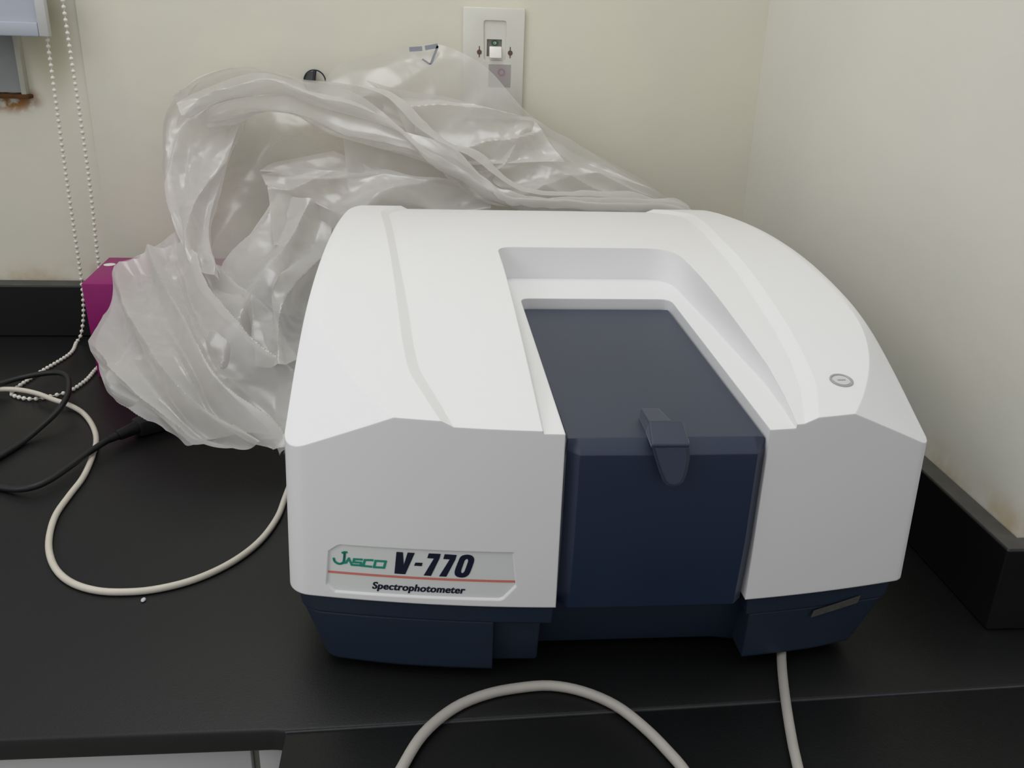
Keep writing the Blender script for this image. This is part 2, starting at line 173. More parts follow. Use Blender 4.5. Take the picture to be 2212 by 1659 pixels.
M['joint'] = mat('pale_joint', (0.05,0.055,0.058), 0.6, 0.3, noise=0.3, nscale=90)
M['floor'] = mat('floor_tile', (0.42,0.40,0.36), 0.5, 0.4, noise=0.12, nscale=8)
M['hook'] = mat('dark_hook_metal', (0.018,0.022,0.028), 0.35, 0.5)
M['hook_plate'] = mat('dull_hook_plate', (0.10,0.115,0.11), 0.4, 0.5, metal=0.5)
M['print'] = mat('grey_print', (0.30,0.32,0.36), 0.6, 0.2)
M['speck'] = mat('paper_speck', (0.55,0.55,0.6), 0.6, 0.2)
M['transformer'] = M['rubber']
# ------------------------------------------------------------------ helpers
def link(name, me, m=None, parent=None, angle=35):
    me.name = name
    if m and not me.materials: me.materials.append(m)
    if angle is not None and len(me.polygons):
        me.polygons.foreach_set('use_smooth', [True]*len(me.polygons))
        try: me.set_sharp_from_angle(angle=math.radians(angle))
        except Exception: pass
    o = bpy.data.objects.new(name, me); COL.objects.link(o)
    if parent is not None:
        o.parent = parent; o.matrix_parent_inverse = parent.matrix_world.inverted()
    return o
def pydata(name, v, f, m=None, parent=None, angle=35, fix=False):
    me = bpy.data.meshes.new(name); me.from_pydata([tuple(map(float,p)) for p in v], [], [tuple(map(int,q)) for q in f]); me.update()
    if fix:
        bm = bmesh.new(); bm.from_mesh(me); bmesh.ops.remove_doubles(bm, verts=bm.verts, dist=1e-6)
        bmesh.ops.recalc_face_normals(bm, faces=bm.faces); bm.to_mesh(me); bm.free()
    return link(name, me, m, parent, angle)
def bmobj(name, bm, m=None, parent=None, angle=35):
    bmesh.ops.recalc_face_normals(bm, faces=bm.faces)
    me = bpy.data.meshes.new(name); bm.to_mesh(me); bm.free(); return link(name, me, m, parent, angle)
def box(name, a, b, m, parent=None, bevel=0.0, seg=2):
    bm = bmesh.new(); bmesh.ops.create_cube(bm, size=1)
    for v in bm.verts: v.co = Vector([(a[i]+b[i])/2 + v.co[i]*(b[i]-a[i]) for i in range(3)])
    if bevel: bmesh.ops.bevel(bm, geom=list(bm.edges), offset=bevel, segments=seg, affect='EDGES', profile=0.5)
    return bmobj(name, bm, m, parent)
def prism_bm(bottom, top, bevel=0.0, seg=2):
    """bottom/top: equal-length loops of 3-D points"""
    bm = bmesh.new(); n = len(bottom)
    B = [bm.verts.new(p) for p in bottom]; T = [bm.verts.new(p) for p in top]
    bm.faces.new(B[::-1]); bm.faces.new(T)
    for i in range(n): bm.faces.new((B[i],B[(i+1)%n],T[(i+1)%n],T[i]))
    bmesh.ops.recalc_face_normals(bm, faces=bm.faces)
    if bevel: bmesh.ops.bevel(bm, geom=list(bm.edges), offset=bevel, segments=seg, affect='EDGES', profile=0.5)
    return bm
def prism(name, outline, z0, z1, m, parent=None, bevel=0.0, seg=2, angle=35):
    return bmobj(name, prism_bm([(x,y,z0) for x,y in outline],[(x,y,z1) for x,y in outline], bevel, seg), m, parent, angle)
def empty(name, loc):
    o = bpy.data.objects.new(name, None); COL.objects.link(o); o.location = loc; o.empty_display_size = 0.05
    bpy.context.view_layer.update(); return o
def tag(o, label=None, cat=None, group=None, kind=None):
    for k, v in (('label',label),('category',cat),('group',group),('kind',kind)):
        if v: o[k] = v
    return o
def catmull(pts, step):
    P = np.array([p[:3] for p in pts], float); n = len(P); out = []
    P = np.vstack([2*P[0]-P[1], P, 2*P[-1]-P[-2]])
    for i in range(n-1):
        p0,p1,p2,p3 = P[i:i+4]; k = max(2, int(np.linalg.norm(p2-p1)/step))
        for t in np.arange(k)/k:
            out.append(0.5*((2*p1)+(-p0+p2)*t+(2*p0-5*p1+4*p2-p3)*t*t+(-p0+3*p1-3*p2+p3)*t**3))
    out.append(P[-2]); return np.array(out)
def tube_bm(path, r, nseg=10, bm=None):
    bm = bm or bmesh.new(); path = np.array(path,float); n = len(path)
    T = np.gradient(path, axis=0); T /= np.linalg.norm(T,axis=1)[:,None]+1e-12
    u = np.cross(T[0],(0,0,1.0)); 
    if np.linalg.norm(u)<1e-3: u = np.cross(T[0],(0,1.0,0))
    u /= np.linalg.norm(u); rings = []
    for i in range(n):
        u = u-T[i]*np.dot(u,T[i]); u /= np.linalg.norm(u); v = np.cross(T[i],u)
        rr = r[i] if hasattr(r,'__len__') else r
        rings.append([bm.verts.new(path[i]+rr*(math.cos(a)*u+math.sin(a)*v)) for a in np.arange(nseg)*2*math.pi/nseg])
    for i in range(n-1):
        for j in range(nseg):
            bm.faces.new((rings[i][j],rings[i][(j+1)%nseg],rings[i+1][(j+1)%nseg],rings[i+1][j]))
    bm.faces.new(rings[0][::-1]); bm.faces.new(rings[-1]); return bm
def disc_bm(center, normal, r, h, n=32, bevel=0.0, sx=1.0):
    nz = Vector(normal).normalized(); q = nz.to_track_quat('Z','Y').to_matrix(); c = Vector(center)
    ring = [(math.cos(a)*r*sx, math.sin(a)*r) for a in [i*2*math.pi/n for i in range(n)]]
    bm = prism_bm([c+q@Vector((x,y,0)) for x,y in ring],[c+q@Vector((x,y,h)) for x,y in ring])
    if bevel:
        bmesh.ops.bevel(bm, geom=[e for e in bm.edges if len(e.link_faces)==2 and e.calc_face_angle(0)>1.0], offset=bevel, segments=2, affect='EDGES')
    return bm
def boolean(a, b, op='DIFFERENCE', keep=False):
    md = a.modifiers.new('b','BOOLEAN'); md.object = b; md.operation = op; md.solver = 'EXACT'
    bpy.context.view_layer.update()
    me = bpy.data.meshes.new_from_object(a.evaluated_get(bpy.context.evaluated_depsgraph_get()))
    a.modifiers.clear(); old = a.data; a.data = me
    if not keep: bpy.data.objects.remove(b)
    return a
def smooth_shade(o, angle=30):
    me = o.data; me.polygons.foreach_set('use_smooth',[True]*len(me.polygons)); me.set_sharp_from_angle(angle=math.radians(angle)); me.update()
def interp(x, tab): return float(np.interp(x, [t[0] for t in tab], [t[1] for t in tab]))
def round_poly(pts, radii, n=6):
    out = []; N_ = len(pts)
    for i in range(N_):
        p = Vector(pts[i]); a = Vector(pts[i-1]); b = Vector(pts[(i+1)%N_]); r = radii[i] if hasattr(radii,'__len__') else radii
        if r <= 0: out.append(tuple(p)); continue
        da = (a-p).normalized(); db = (b-p).normalized(); ang = da.angle(db); t = min(r/math.tan(ang/2), (a-p).length*.49, (b-p).length*.49)
        s, e = p+da*t, p+db*t
        for k in range(n+1):
            u = k/n; out.append(tuple((1-u)**2*s + 2*u*(1-u)*p + u*u*e))
    return out
# ------------------------------------------------------------------ room
WY = 1.4775; WX = 0.5195; FLOOR = -0.86
bm = prism_bm([(-1.7,WY+.004,FLOOR),(-.5197,WY+.004,FLOOR),(-.5193,WY,FLOOR),(WX,WY,FLOOR),(WX,WY+.15,FLOOR),(-1.7,WY+.15,FLOOR)],
              [(-1.7,WY+.004,2.1),(-.5197,WY+.004,2.1),(-.5193,WY,2.1),(WX,WY,2.1),(WX,WY+.15,2.1),(-1.7,WY+.15,2.1)])
tag(bmobj('wall_back', bm, M['wall'], None, 20), kind='structure')
tag(box('wall_right', (WX,.656,FLOOR), (WX+.15,WY+.15,2.1), M['wall_pale']), kind='structure')
tag(box('wall_side', (WX+.15,.656,FLOOR), (1.3,.806,2.1), M['wall_pale']), kind='structure')
tag(box('floor', (-1.7,-1.2,FLOOR-.05), (1.3,WY+.15,FLOOR), M['floor']), kind='structure')
def ledge(name, outline):
    t = prism(name, outline, 0.0, 0.085, M['ledge'], None, 0.0015, 1); tag(t, kind='structure')
    me = t.data; me.materials.append(M['ledge_dust'])
    for p in me.polygons:
        if p.normal.z > 0.9: p.material_index = 1
    return t
ledge('trim_1', [(-1.7,1.4435),(.4978,1.4435),(.4978,WY),(-1.7,WY)])
ledge('trim_2', [(.4978,.6357),(.4978,WY),(WX,WY),(WX,.656),(1.3,.656),(1.3,.6357)])
# window corner behind the blind
win = box('window_1', (-1.25,1.470,.3735), (-.6055,1.4865,.374), M['rust']); tag(win, kind='structure')
box('pane', (-1.25,1.4745,.376), (-.613,1.483,.95), M['pane'], win)
box('window_frame', (-.6125,1.468,.3735), (-.605,1.486,.95), M['frame'], win, .001)
box('window_sill', (-1.25,1.464,.368), (-.601,1.483,.3735), M['rust'], win, .0008)
# ------------------------------------------------------------------ worktops and cabinet
o = prism('worktop', [(-1.7,.5415),(-.1206,.5425),(-.1115,.5409),(.2053,.5528),(.4881,.5638),(1.3,.5945),(1.3,.6400),(.5020,.6400),(.5020,1.4475),(-1.7,1.4475)], -.0205, 0, M['counter'], None, .0024, 3)
tag(o, 'black laboratory worktop running along the wall under the white instrument', 'worktop')
tab = empty('side_worktop', (.5,.2,FLOOR)); tag(tab, 'black worktop slab at the photo\'s bottom edge, in front of the thin pale joint', 'worktop')
prism('worktop_slab', [(-.1113,.5395),(.2053,.5514),(.4881,.5624),(1.3,.5931),(1.3,-.35),(-.105,-.35)], -.030, -.0006, M['counter'], tab, .0012, 2)
jv = [(-.1113,.5404),(.2053,.5523),(.4881,.5633),(1.3,.5940)]
bmobj('joint_strip', prism_bm([(x,y-.0008,-.006) for x,y in jv]+[(x,y+.0004,-.006) for x,y in jv[::-1]],[(x,y-.0008,-.0001) for x,y in jv]+[(x,y+.0004,-.0001) for x,y in jv[::-1]]), M['joint'], tab)
box('support_panel', (-.09,-.33,FLOOR), (-.07,.50,-.030), M['cabinet'], tab)
box('support_panel', (1.2,-.33,FLOOR), (1.22,.50,-.030), M['cabinet'], tab)
cab = empty('base_cabinet', (-.7,.9,FLOOR)); tag(cab, 'white base cabinet under the left end of the black worktop', 'cabinet')
box('carcass', (-1.68,.575,FLOOR), (-.113,1.42,-.021), M['cabinet'], cab)
for x0,x1 in ((-1.66,-.905),(-.899,-.142)):
    d = box('cabinet_door', (x0,.556,FLOOR+.09), (x1,.5745,-.0225), M['cabinet'], cab, .001)
    hx = x1-.05 if x0<-1 else x0+.05
    box('door_handle', (hx-.006,.535,-.20), (hx+.006,.556,-.08), M['chrome'], d, .003)
box('cabinet_stile', (-.136,.556,FLOOR), (-.116,.5745,-.021), M['cabinet'], cab, .001)
box('cabinet_stile', (-.1415,.563,FLOOR), (-.1365,.5745,-.021), M['dark_slot'], cab)
# ------------------------------------------------------------------ the instrument
inst = empty('laboratory_instrument', (.14,.9,0))
tag(inst, 'large white benchtop laboratory instrument with a navy blue lid and base', 'instrument')
def bow(x): return .5825+.44*(x-.14)**2
T_TAB = [(.54,.2215),(.585,.2305),(.595,.2325),(.65,.244),(.70,.2535),(.75,.262),(.80,.270),(.85,.2765),(.9,.2802),(.95,.2815),(1.0,.2812),(1.05,.279),(1.1,.2755),(1.15,.271),(1.2,.2655),(1.24,.260),(1.30,.249)]
def smooth_tab(tab, n=400, k=17):
    x = np.linspace(tab[0][0], tab[-1][0], n); y = np.interp(x,[t[0] for t in tab],[t[1] for t in tab])
    yp = np.pad(y,k,mode='edge'); yp[:k] = 2*y[0]-y[k:0:-1]; yp[-k:] = 2*y[-1]-y[-2:-k-2:-1]
    ys = np.convolve(yp, np.ones(2*k+1)/(2*k+1), 'same')[k:-k]
    return lambda q: float(np.interp(q, x, ys))
Tz = smooth_tab(T_TAB)
Sz = smooth_tab([(.54,.168),(.60,.1925),(.65,.2159),(.70,.2389),(.75,.2550),(.80,.2650),(.85,.2710),(.9,.2745),(.95,.2755),(1.0,.2752),(1.05,.273),(1.1,.2695),(1.15,.265),(1.2,.2595),(1.30,.243)])
rL = smooth_tab([(.54,.013),(.5957,-.0286),(.632,-.054),(.66,-.0675),(.695,-.0821),(.72,-.0905),(.75,-.0965),(.80,-.0985),(.85,-.098),(1.3,-.096)], k=9)
rR = smooth_tab([(.54,.268),(.592,.3129),(.623,.3343),(.663,.3557),(.70,.3695),(.74,.3785),(.78,.3805),(.85,.379),(1.3,.377)], k=9)
p1L = smooth_tab([(.54,.024),(.5892,.0061),(.6195,-.0056),(.6567,-.0195),(.70,-.0250),(.7471,-.0295),(.8736,-.041),(1.1208,-.0644),(1.16,-.0640),(1.20,-.052),(1.24,-.043),(1.3,-.04)], k=6)
p2L = smooth_tab([(.54,.032),(.5891,.0144),(.6198,.0047),(.6636,-.0108),(.70,-.0160),(.7554,-.0208),(.8861,-.0342),(1.13,-.0545),(1.16,-.0545),(1.20,-.043),(1.24,-.0345),(1.3,-.03)], k=6)
p1R = smooth_tab([(.54,.269),(.589,.2849),(.636,.3007),(.68,.306),(.7324,.3097),(.8192,.3125),(.9577,.3171),(1.143,.3376),(1.165,.3385),(1.20,.327),(1.24,.307),(1.3,.30)], k=6)
p2R = smooth_tab([(.54,.258),(.589,.2745),(.636,.288),(.68,.2945),(.7324,.298),(.8192,.300),(.9577,.3065),(1.143,.3260),(1.165,.3265),(1.20,.315),(1.24,.296),(1.3,.29)], k=6)
XL, XR = -.119, .397
rows = []
yl = np.concatenate([np.linspace(.545,.78,56), np.linspace(.79,1.285,52)])
for y in yl:
    t = Tz(y); k = min(1,max(0,(y-.68)/.12)); k = k*k*(3-2*k)
    row = [(XL,y,.0745)]
    def cham(xs, xr, edge):
        out = []
        s = Sz(y); slope = (t-s)/abs(xr-edge)*abs(xs-edge); s2 = s-slope-(k*.003)
        for i in range(8):
            u = i/7; lx, lz = xs+(xr-xs)*u, s2+(t-s2)*u
            a = u*math.pi/2; ex, ez = xs+(xr-xs)*(1-math.cos(a)), s2+(t-s2)*math.sin(a)
            q = .75*k; out.append((lx+(ex-lx)*q, y, lz+(ez-lz)*q))
        return out
    row += cham(XL, rL(y), -.112)
    row += [(rL(y)+.0022,y,t),(p1L(y)-.0015,y,t),(p1L(y),y,t),(p2L(y),y,t-.0042),(p2L(y)+.0015,y,t-.0042)]
    row += [(p2L(y)+(p2R(y)-p2L(y))*u,y,t-.0042) for u in (.25,.5,.75)]
    row += [(p2R(y)-.0015,y,t-.0042),(p2R(y),y,t-.0042),(p1R(y),y,t),(p1R(y)+.0015,y,t),(rR(y)-.0022,y,t)]
    row += cham(XR, rR(y), .3905)[::-1]
    row.append((XR,y,.0745)); rows.append(row)
nc = len(rows[0]); V = [p for r in rows for p in r]; F = []
for i in range(len(rows)-1):
    for j in range(nc-1): F.append((i*nc+j,i*nc+j+1,(i+1)*nc+j+1,(i+1)*nc+j))
    F.append((i*nc+nc-1,i*nc,(i+1)*nc,(i+1)*nc+nc-1))
F.append(tuple(range(nc))[::-1]); F.append(tuple((len(rows)-1)*nc+j for j in range(nc)))
cover = pydata('cover', V, F, M['white'], None, None, fix=True)
def plan(inset, rf=.013, rr=.035, xa=-.1165, xb=.3945):
    """plan outline: bowed front, straight sides, rounded corners"""
    fx = np.linspace(xa+inset, xb-inset, 41); pts = [(x, bow(x)+inset) for x in fx]
    def corner(cx, cy, r, a0, a1): return [(cx+r*math.cos(math.radians(a)), cy+r*math.sin(math.radians(a))) for a in np.linspace(a0,a1,9)]
    yb = 1.243-inset; rl = rf*1.75
    pts = [p for p in pts if xa+inset+rl < p[0] < xb-inset-rf]
    out = corner(xa+inset+rl, bow(xa+inset+rl)+inset+rl*1.021, rl, 180, 258.4) + pts + corner(xb-inset-rf, bow(xb-inset-rf)+inset+rf*1.021, rf, -78, 0)
    out += corner(xb-inset-rr, yb-rr, rr, 0, 90) + corner(xa+inset+rr, yb-rr, rr, 90, 180)
    return out
def shrink(pts, f):   # flare: side walls lean in slightly towards the top
    return [(.139+(x-.139)*f, y) for x,y in pts]
def plan_prism(inset, z0=.05, z1=.33):
    o0 = shrink(plan(inset), 1.0); o1 = shrink(plan(inset), .968)
    return bmobj('cutter', prism_bm([(x,y,z0) for x,y in o0],[(x,y,z1) for x,y in o1]), None, None, None)
boolean(cover, plan_prism(0), 'INTERSECT')
# recess around the lid, sloping floor
def Fz(y): return .2240+.0560*(y-.585)
rec_top = [(.0775,.53),(.2645,.53),(.2710,.585),(.2745,.62),(.2752,.66),(.2735,.70),(.2672,.785),(.2594,.885)]
rec_out = round_poly([(.0785,.50)]+[(.2655,.50),(.2712,.585),(.2740,.625),(.2745,.67),(.2668,.79),(.2560,.936),(.0663,.936),(.0765,.581)], [0,0,.02,.02,.03,.03,.034,.018,.02], 8)
cx0 = .168
cut_b = [(cx0+(x-cx0)*.975, y-.004*(1 if y>.85 else 0), Fz(y)) for x,y in rec_out]
cut_t = [(cx0+(x-cx0)*1.012, y+.003*(1 if y>.85 else 0), .32) for x,y in rec_out]
boolean(cover, bmobj('cutter', prism_bm(cut_b, cut_t), None, None, None))
# lid slot
slot = round_poly([(.0970,.50),(.2508,.50),(.2408,.8695),(.0872,.8695)], [0,0,.013,.010], 6)
boolean(cover, bmobj('cutter', prism_bm([(x,y,.05) for x,y in slot],[(x,y,.33) for x,y in slot]), None, None, None))
# shallow recess for the name plate on the bowed front
PL = [(-.0846,.0855),(-.0790,.0785),(.0535,.0797),(.0642,.0935),(.0634,.1248),(-.0735,.1240),(-.0830,.1160)]
def bowed_solid(pf, of, pb, ob, n=48):
    """solid between two copies of a convex (x,z) outline bent along the bowed front"""
    def span(poly, u):
        xs = [p[0] for p in poly]; x = min(xs)+1e-6+(max(xs)-min(xs)-2e-6)*u; zs = []
        for i in range(len(poly)):
            (x0,z0),(x1,z1) = poly[i], poly[(i+1)%len(poly)]
            if (x0-x)*(x1-x) <= 0 and x0 != x1: zs.append(z0+(z1-z0)*(x-x0)/(x1-x0))
        return x, min(zs), max(zs)
    V=[]; F=[]
    for u in np.linspace(0,1,n):
        for poly, off in ((pf,of),(pb,ob)):
            x,a,b = span(poly,u); V += [(x,bow(x)+off,a),(x,bow(x)+off,b)]
    for i in range(n-1):
        a=4*i; b=a+4
        F += [(a,b,b+1,a+1),(a+2,a+3,b+3,b+2),(a,a+2,b+2,b),(a+1,b+1,b+3,a+3)]
    F += [(0,1,3,2),(4*n-4,4*n-2,4*n-1,4*n-3)]
    return V, F
PLs = lambda sx, sz: [(-.0100+(x+.0100)*sx, .1015+(z-.1015)*sz) for x,z in PL]
cv, cf = bowed_solid(PLs(1.018,1.06), -.003, PLs(.975,.90), .0026)
boolean(cover, pydata('cutter', cv, cf, None, None, None, fix=True))
cover.parent = inst; cover.matrix_parent_inverse = inst.matrix_world.inverted()
smooth_shade(cover, 14); cover.data.name = 'cover'
# name plate lettering
def fy(x, off): return bow(x)+off
def plate_patch(name, poly, off, m, parent, n=60):
    xs = np.linspace(min(p[0] for p in poly)+1e-5, max(p[0] for p in poly)-1e-5, n); V=[]; F=[]
    for x in xs:
        zs = []
        for i in range(len(poly)):
            (x0,z0),(x1,z1) = poly[i], poly[(i+1)%len(poly)]
            if (x0-x)*(x1-x) <= 0 and x0 != x1: zs.append(z0+(z1-z0)*(x-x0)/(x1-x0))
        V += [(x,fy(x,off),min(zs)),(x,fy(x,off),max(zs)),(x,fy(x,off+.0005),min(zs)),(x,fy(x,off+.0005),max(zs))]
    for i in range(n-1):
        a = i*4; b = a+4
        F += [(a,b,b+1,a+1),(a+1,b+1,b+3,a+3),(a,a+2,b+2,b)]
    F += [(0,1,3,2),((n-1)*4,(n-1)*4+2,(n-1)*4+3,(n-1)*4+1)]
    return pydata(name, V, F, m, parent, 40, fix=True)
cc = (-.010,.1015)
PL2 = [(cc[0]+(x-cc[0])*.980, cc[1]+(z-cc[1])*.915) for x,z in PL]
plate = plate_patch('name_plate', PL2, .0020, M['plate'], inst)
tag(plate, 'pale name plate with green and navy lettering over a red stripe')
def letters(name, polys, off, m, holes=()):
    bm = bmesh.new()
    for poly in polys:
        vs = [bm.verts.new((x,0,z)) for x,z in poly]; bm.faces.new(vs)
    for outer, inner in holes:
        n = 36
        def resample(p):
            p = np.array(list(p)+[p[0]]) if tuple(p[0])!=tuple(p[-1]) else np.array(p)
            p = catmull([(a,0,b) for a,b in p], 2e-4)[:,[0,2]]
            d = np.r_[0,np.cumsum(np.linalg.norm(np.diff(p,axis=0),axis=1))]
            c = p.mean(0); return p, c
        po, co = resample(outer); pi_, ci = resample(inner)
        # radial correspondence about the inner counter's centre, in a de-slanted frame
        def ringpts(p, c):
            q = p-c; ang = np.unwrap(np.arctan2(q[:,1],q[:,0]))
            if ang[-1]<ang[0]: p=p[::-1]; ang=ang[::-1]
            tgt = np.arange(n)*2*math.pi/n; a0 = ang[0]; t = ((tgt-a0)%(2*math.pi))+a0
            return np.c_[np.interp(t,ang,p[:,0]),np.interp(t,ang,p[:,1])]
        ro, ri = ringpts(po,ci), ringpts(pi_,ci)
        A = [bm.verts.new((a,0,b)) for a,b in ro]; B_ = [bm.verts.new((a,0,b)) for a,b in ri]
        for i in range(n): bm.faces.new((A[i],A[(i+1)%n],B_[(i+1)%n],B_[i]))
    bmesh.ops.triangulate(bm, faces=list(bm.faces)); 
    for v in bm.verts: v.co.y = fy(v.co.x, off)
    return bmobj(name, bm, m, plate, None)
def strokes_bm(lines, wd):
    bm = bmesh.new()
    for ln in lines:
        p = np.array(ln); 
        for i in range(len(p)-1):
            d = p[i+1]-p[i]; L_ = np.linalg.norm(d); d = d/L_; nn = np.array([-d[1],d[0]])*wd/2; e = d*wd*.45
            a = p[i]-e; b = p[i+1]+e
            bm.faces.new([bm.verts.new((q[0],0,q[1])) for q in (a-nn,b-nn,b+nn,a+nn)])
    return bm
letters('model_lettering', LETTERS, .0016, M['ink'], [(ZERO_OUT,ZERO_IN)])
lg = [list(LOGO[0])]; lg[0] = [tuple(q) for q in catmull([(a,0,b) for a,b in LOGO[0]], .0006)[:,[0,2]]]
bm = strokes_bm(lg+LOGO[1:], .0018)
for v in bm.verts: v.co.y = fy(v.co.x,.0016)
bmobj('maker_lettering', bm, M['green'], plate, None)
RV=[]; RF=[]
rx = np.linspace(RED[0][0],RED[-1][0],50); rz = np.interp(rx,[p[0] for p in RED],[p[1] for p in RED]); rz = np.full(50, .0970)
for x,z in zip(rx,rz): RV += [(x,fy(x,.0017),z-.0010),(x,fy(x,.0017),z+.0010)]
RF = [(2*i,2*i+2,2*i+3,2*i+1) for i in range(49)]
pydata('red_stripe', RV, RF, M['red'], plate, None)
fc = bpy.data.curves.new('word','FONT'); fc.body = 'Spectrophotometer'; fc.shear = .22; fc.offset = .020; fc.space_character = 1.06
fo = bpy.data.objects.new('word', fc); COL.objects.link(fo); bpy.context.view_layer.update()
fm = bpy.data.meshes.new_from_object(fo.evaluated_get(bpy.context.evaluated_depsgraph_get())); bpy.data.objects.remove(fo)
co = np.array([v.co[:] for v in fm.vertices]); x0,x1 = co[:,0].min(), co[:,0].max(); capz = .72
for v in fm.vertices:
    X = -.0480+(v.co.x-x0)/(x1-x0)*(.0242+.0480); Z = .0848+v.co.y/capz*.0064
    v.co = (X, fy(X,.0016), Z)
bm = bmesh.new()
for dx in (-.00020,0,.00020):
    n0 = len(bm.verts); bm.from_mesh(fm); bm.verts.ensure_lookup_table()
    for v in bm.verts[n0:]: v.co.x += dx; v.co.y = fy(v.co.x, .0016+.00002*(dx>0)-.00002*(dx<0))
bm.to_mesh(fm); bm.free()
fm.materials.clear(); link('word_lettering', fm, M['ink'], plate, None)
# navy base
def base_outline(xa, xb, inset, yback=1.20, n=16, rnd=None):
    r0 = r1 = 0
    if xa < -.05: r0 = .022
    if xb > .35: r1 = .014
    pts = [(x, bow(x)+inset) for x in np.linspace(xa+r0,xb-r1,n)]
    arc = lambda cx, cy, r, a0, a1: [(cx+r*math.cos(math.radians(a)), cy+r*math.sin(math.radians(a))) for a in np.linspace(a0,a1,6)]
    if r0: pts = arc(xa+r0, bow(xa+r0)+inset+r0*1.02, r0, 182, 257)+pts
    if r1: pts = pts+arc(xb-r1, bow(xb-r1)+inset+r1*1.02, r1, -77, -2)
    return pts+[(xb,yback),(xa,yback)]
def base_block(name, xa, xb, inset, z0, z1, taper_l=0, taper_r=0, taper_f=.003, yb=1.20, bev=.003):
    top = base_outline(xa,xb,inset,yb); n = len(top)
    bot = [(x+(taper_l if x<(xa+xb)/2 else -taper_r)*(1-abs(x-(xa if x<(xa+xb)/2 else xb))/((xb-xa)/2+1e-9)) , y+(taper_f if i<n-2 else -.01)) for i,(x,y) in enumerate(top)]
    bm = prism_bm([(x,y,z0) for x,y in bot],[(x,y,z1) for x,y in top])
    ed = [e for e in bm.edges if (e.verts[0].co.z<z0+.001 and e.verts[1].co.z<z0+.001)]
    bmesh.ops.bevel(bm, geom=ed, offset=bev, segments=2, affect='EDGES')
    return bmobj(name, bm, M['navy_base'], inst, 40)
base_block('base_rim', -.110, .0935, .0035, .056, .0743, .002, .001, .0005, bev=.001)
base_block('base_rim', .2520, .387, .0035, .056, .0743, .001, .002, .0005, bev=.001)
fl = base_block('base_foot', -.107, .0470, .0045, .006, .0565, .016, 0, .003)
fr = base_block('base_foot', .2560, .383, .0045, .0088, .0565, 0, .022, .003)
bmobj('base_block', prism_bm([(.046,.603,.010),(.0845,.6015,.010),(.084,.70,.010),(.046,.70,.010)],[(.046,.5995,.0562),(.0862,.598,.0562),(.0862,.70,.0562),(.046,.70,.0562)],.0025,2), M['navy_base'], inst, 40)
bm = prism_bm([(.080,.622,.012),(.238,.622,.012),(.262,.622,.002+.006),(.27,1.2,.008),(.08,1.2,.012)],[(.080,.612,.060),(.240,.612,.060),(.262,.612,.060),(.27,1.2,.060),(.08,1.2,.060)],.0015,2)
bmobj('base_tray', bm, M['navy_base'], inst, 40)
box('inner_block', (.0995,.640,.058), (.2385,.855,.19), M['rubber'], inst)
for p, xy in ((fl,(-.07,.64)),(fl,(.02,.64)),(fl,(-.07,1.15)),(fr,(.29,.64)),(fr,(.34,.66)),(fr,(.34,1.15))):
    bmobj('rubber_foot', disc_bm((xy[0],xy[1],0),(0,0,1),.011,.0105 if p is fr else .0075), M['rubber'], p)
# label on the right of the base
lv = []
for x,z0,z1 in [(.3108+t*(.3530-.3108), .0478+t*.0085-(.0 if t else 0), .0548+t*.0090) for t in np.linspace(0,1,12)]:
    lv += [(x+.000, bow(x)+.0036+.0008*(0), z0),(x+.0015, bow(x)+.0036, z1)]
pydata('serial_label', [(x,y-.0012,z) for x,y,z in lv], [(2*i,2*i+2,2*i+3,2*i+1) for i in range(11)], M['silver'], inst, None)['label'] = 'small silver serial label on the navy base'
# lid
path = [(.5975,.0655),(.5890,.0700),(.5862,.098),(.5835,.130),(.5832,.2070),(.5846,.2090),(.5935,.2165),(.596,.2168),(.70,.2220),(.80,.2270),(.8655,.2302)]
def lid_x(y): u = (y-.585)/.28; return .0976+(.0886-.0976)*u, .2478+(.2394-.2478)*u
V=[]; F=[]; lr = []
for i,(y,z) in enumerate(path):
    a, b = lid_x(max(y,.585)); front_row = i<=5
    bw = .0085
    if front_row: cols = [(a,y+.0095,z),(a+.0004,y+.0085,z),(a+bw,y,z),((a+b)/2,y-.0006,z),(b-bw,y,z),(b-.0004,y+.0085,z),(b,y+.0095,z)]
    else:
        e = .0016 if i>6 else .0012
        cols = [(a,y,z-e-.0008),(a+.0010,y,z-e*.3),(a+bw,y,z),((a+b)/2,y,z),(b-bw,y,z),(b-.0010,y,z-e*.3),(b,y,z-e-.0008)]
    lr.append(cols)
for r in lr: V += r
for i in range(len(lr)-1):
    for j in range(6): F.append((i*7+j,i*7+j+1,(i+1)*7+j+1,(i+1)*7+j))
# inner skin closes the lid into a shell
nb = len(V)
for i,(y,z) in enumerate(path):
    for (x,yy,zz) in lr[i]:
        V.append((min(max(x,.0935),.2465) if i>5 else x, yy+(.012 if i<=5 else 0), zz-(.010 if i>5 else 0)))
for i in range(len(lr)-1):
    for j in range(6): F.append((nb+i*7+j,nb+(i+1)*7+j,nb+(i+1)*7+j+1,nb+i*7+j+1))
    for j in (0,6): F.append((i*7+j,(i+1)*7+j,nb+(i+1)*7+j,nb+i*7+j))
for i in (0,len(lr)-1):
    for j in range(6): F.append((i*7+j,i*7+j+1,nb+i*7+j+1,nb+i*7+j))
lid = pydata('lid', V, F, M['navy'], inst, 20, fix=True)
tag(lid, 'navy blue sample compartment lid')
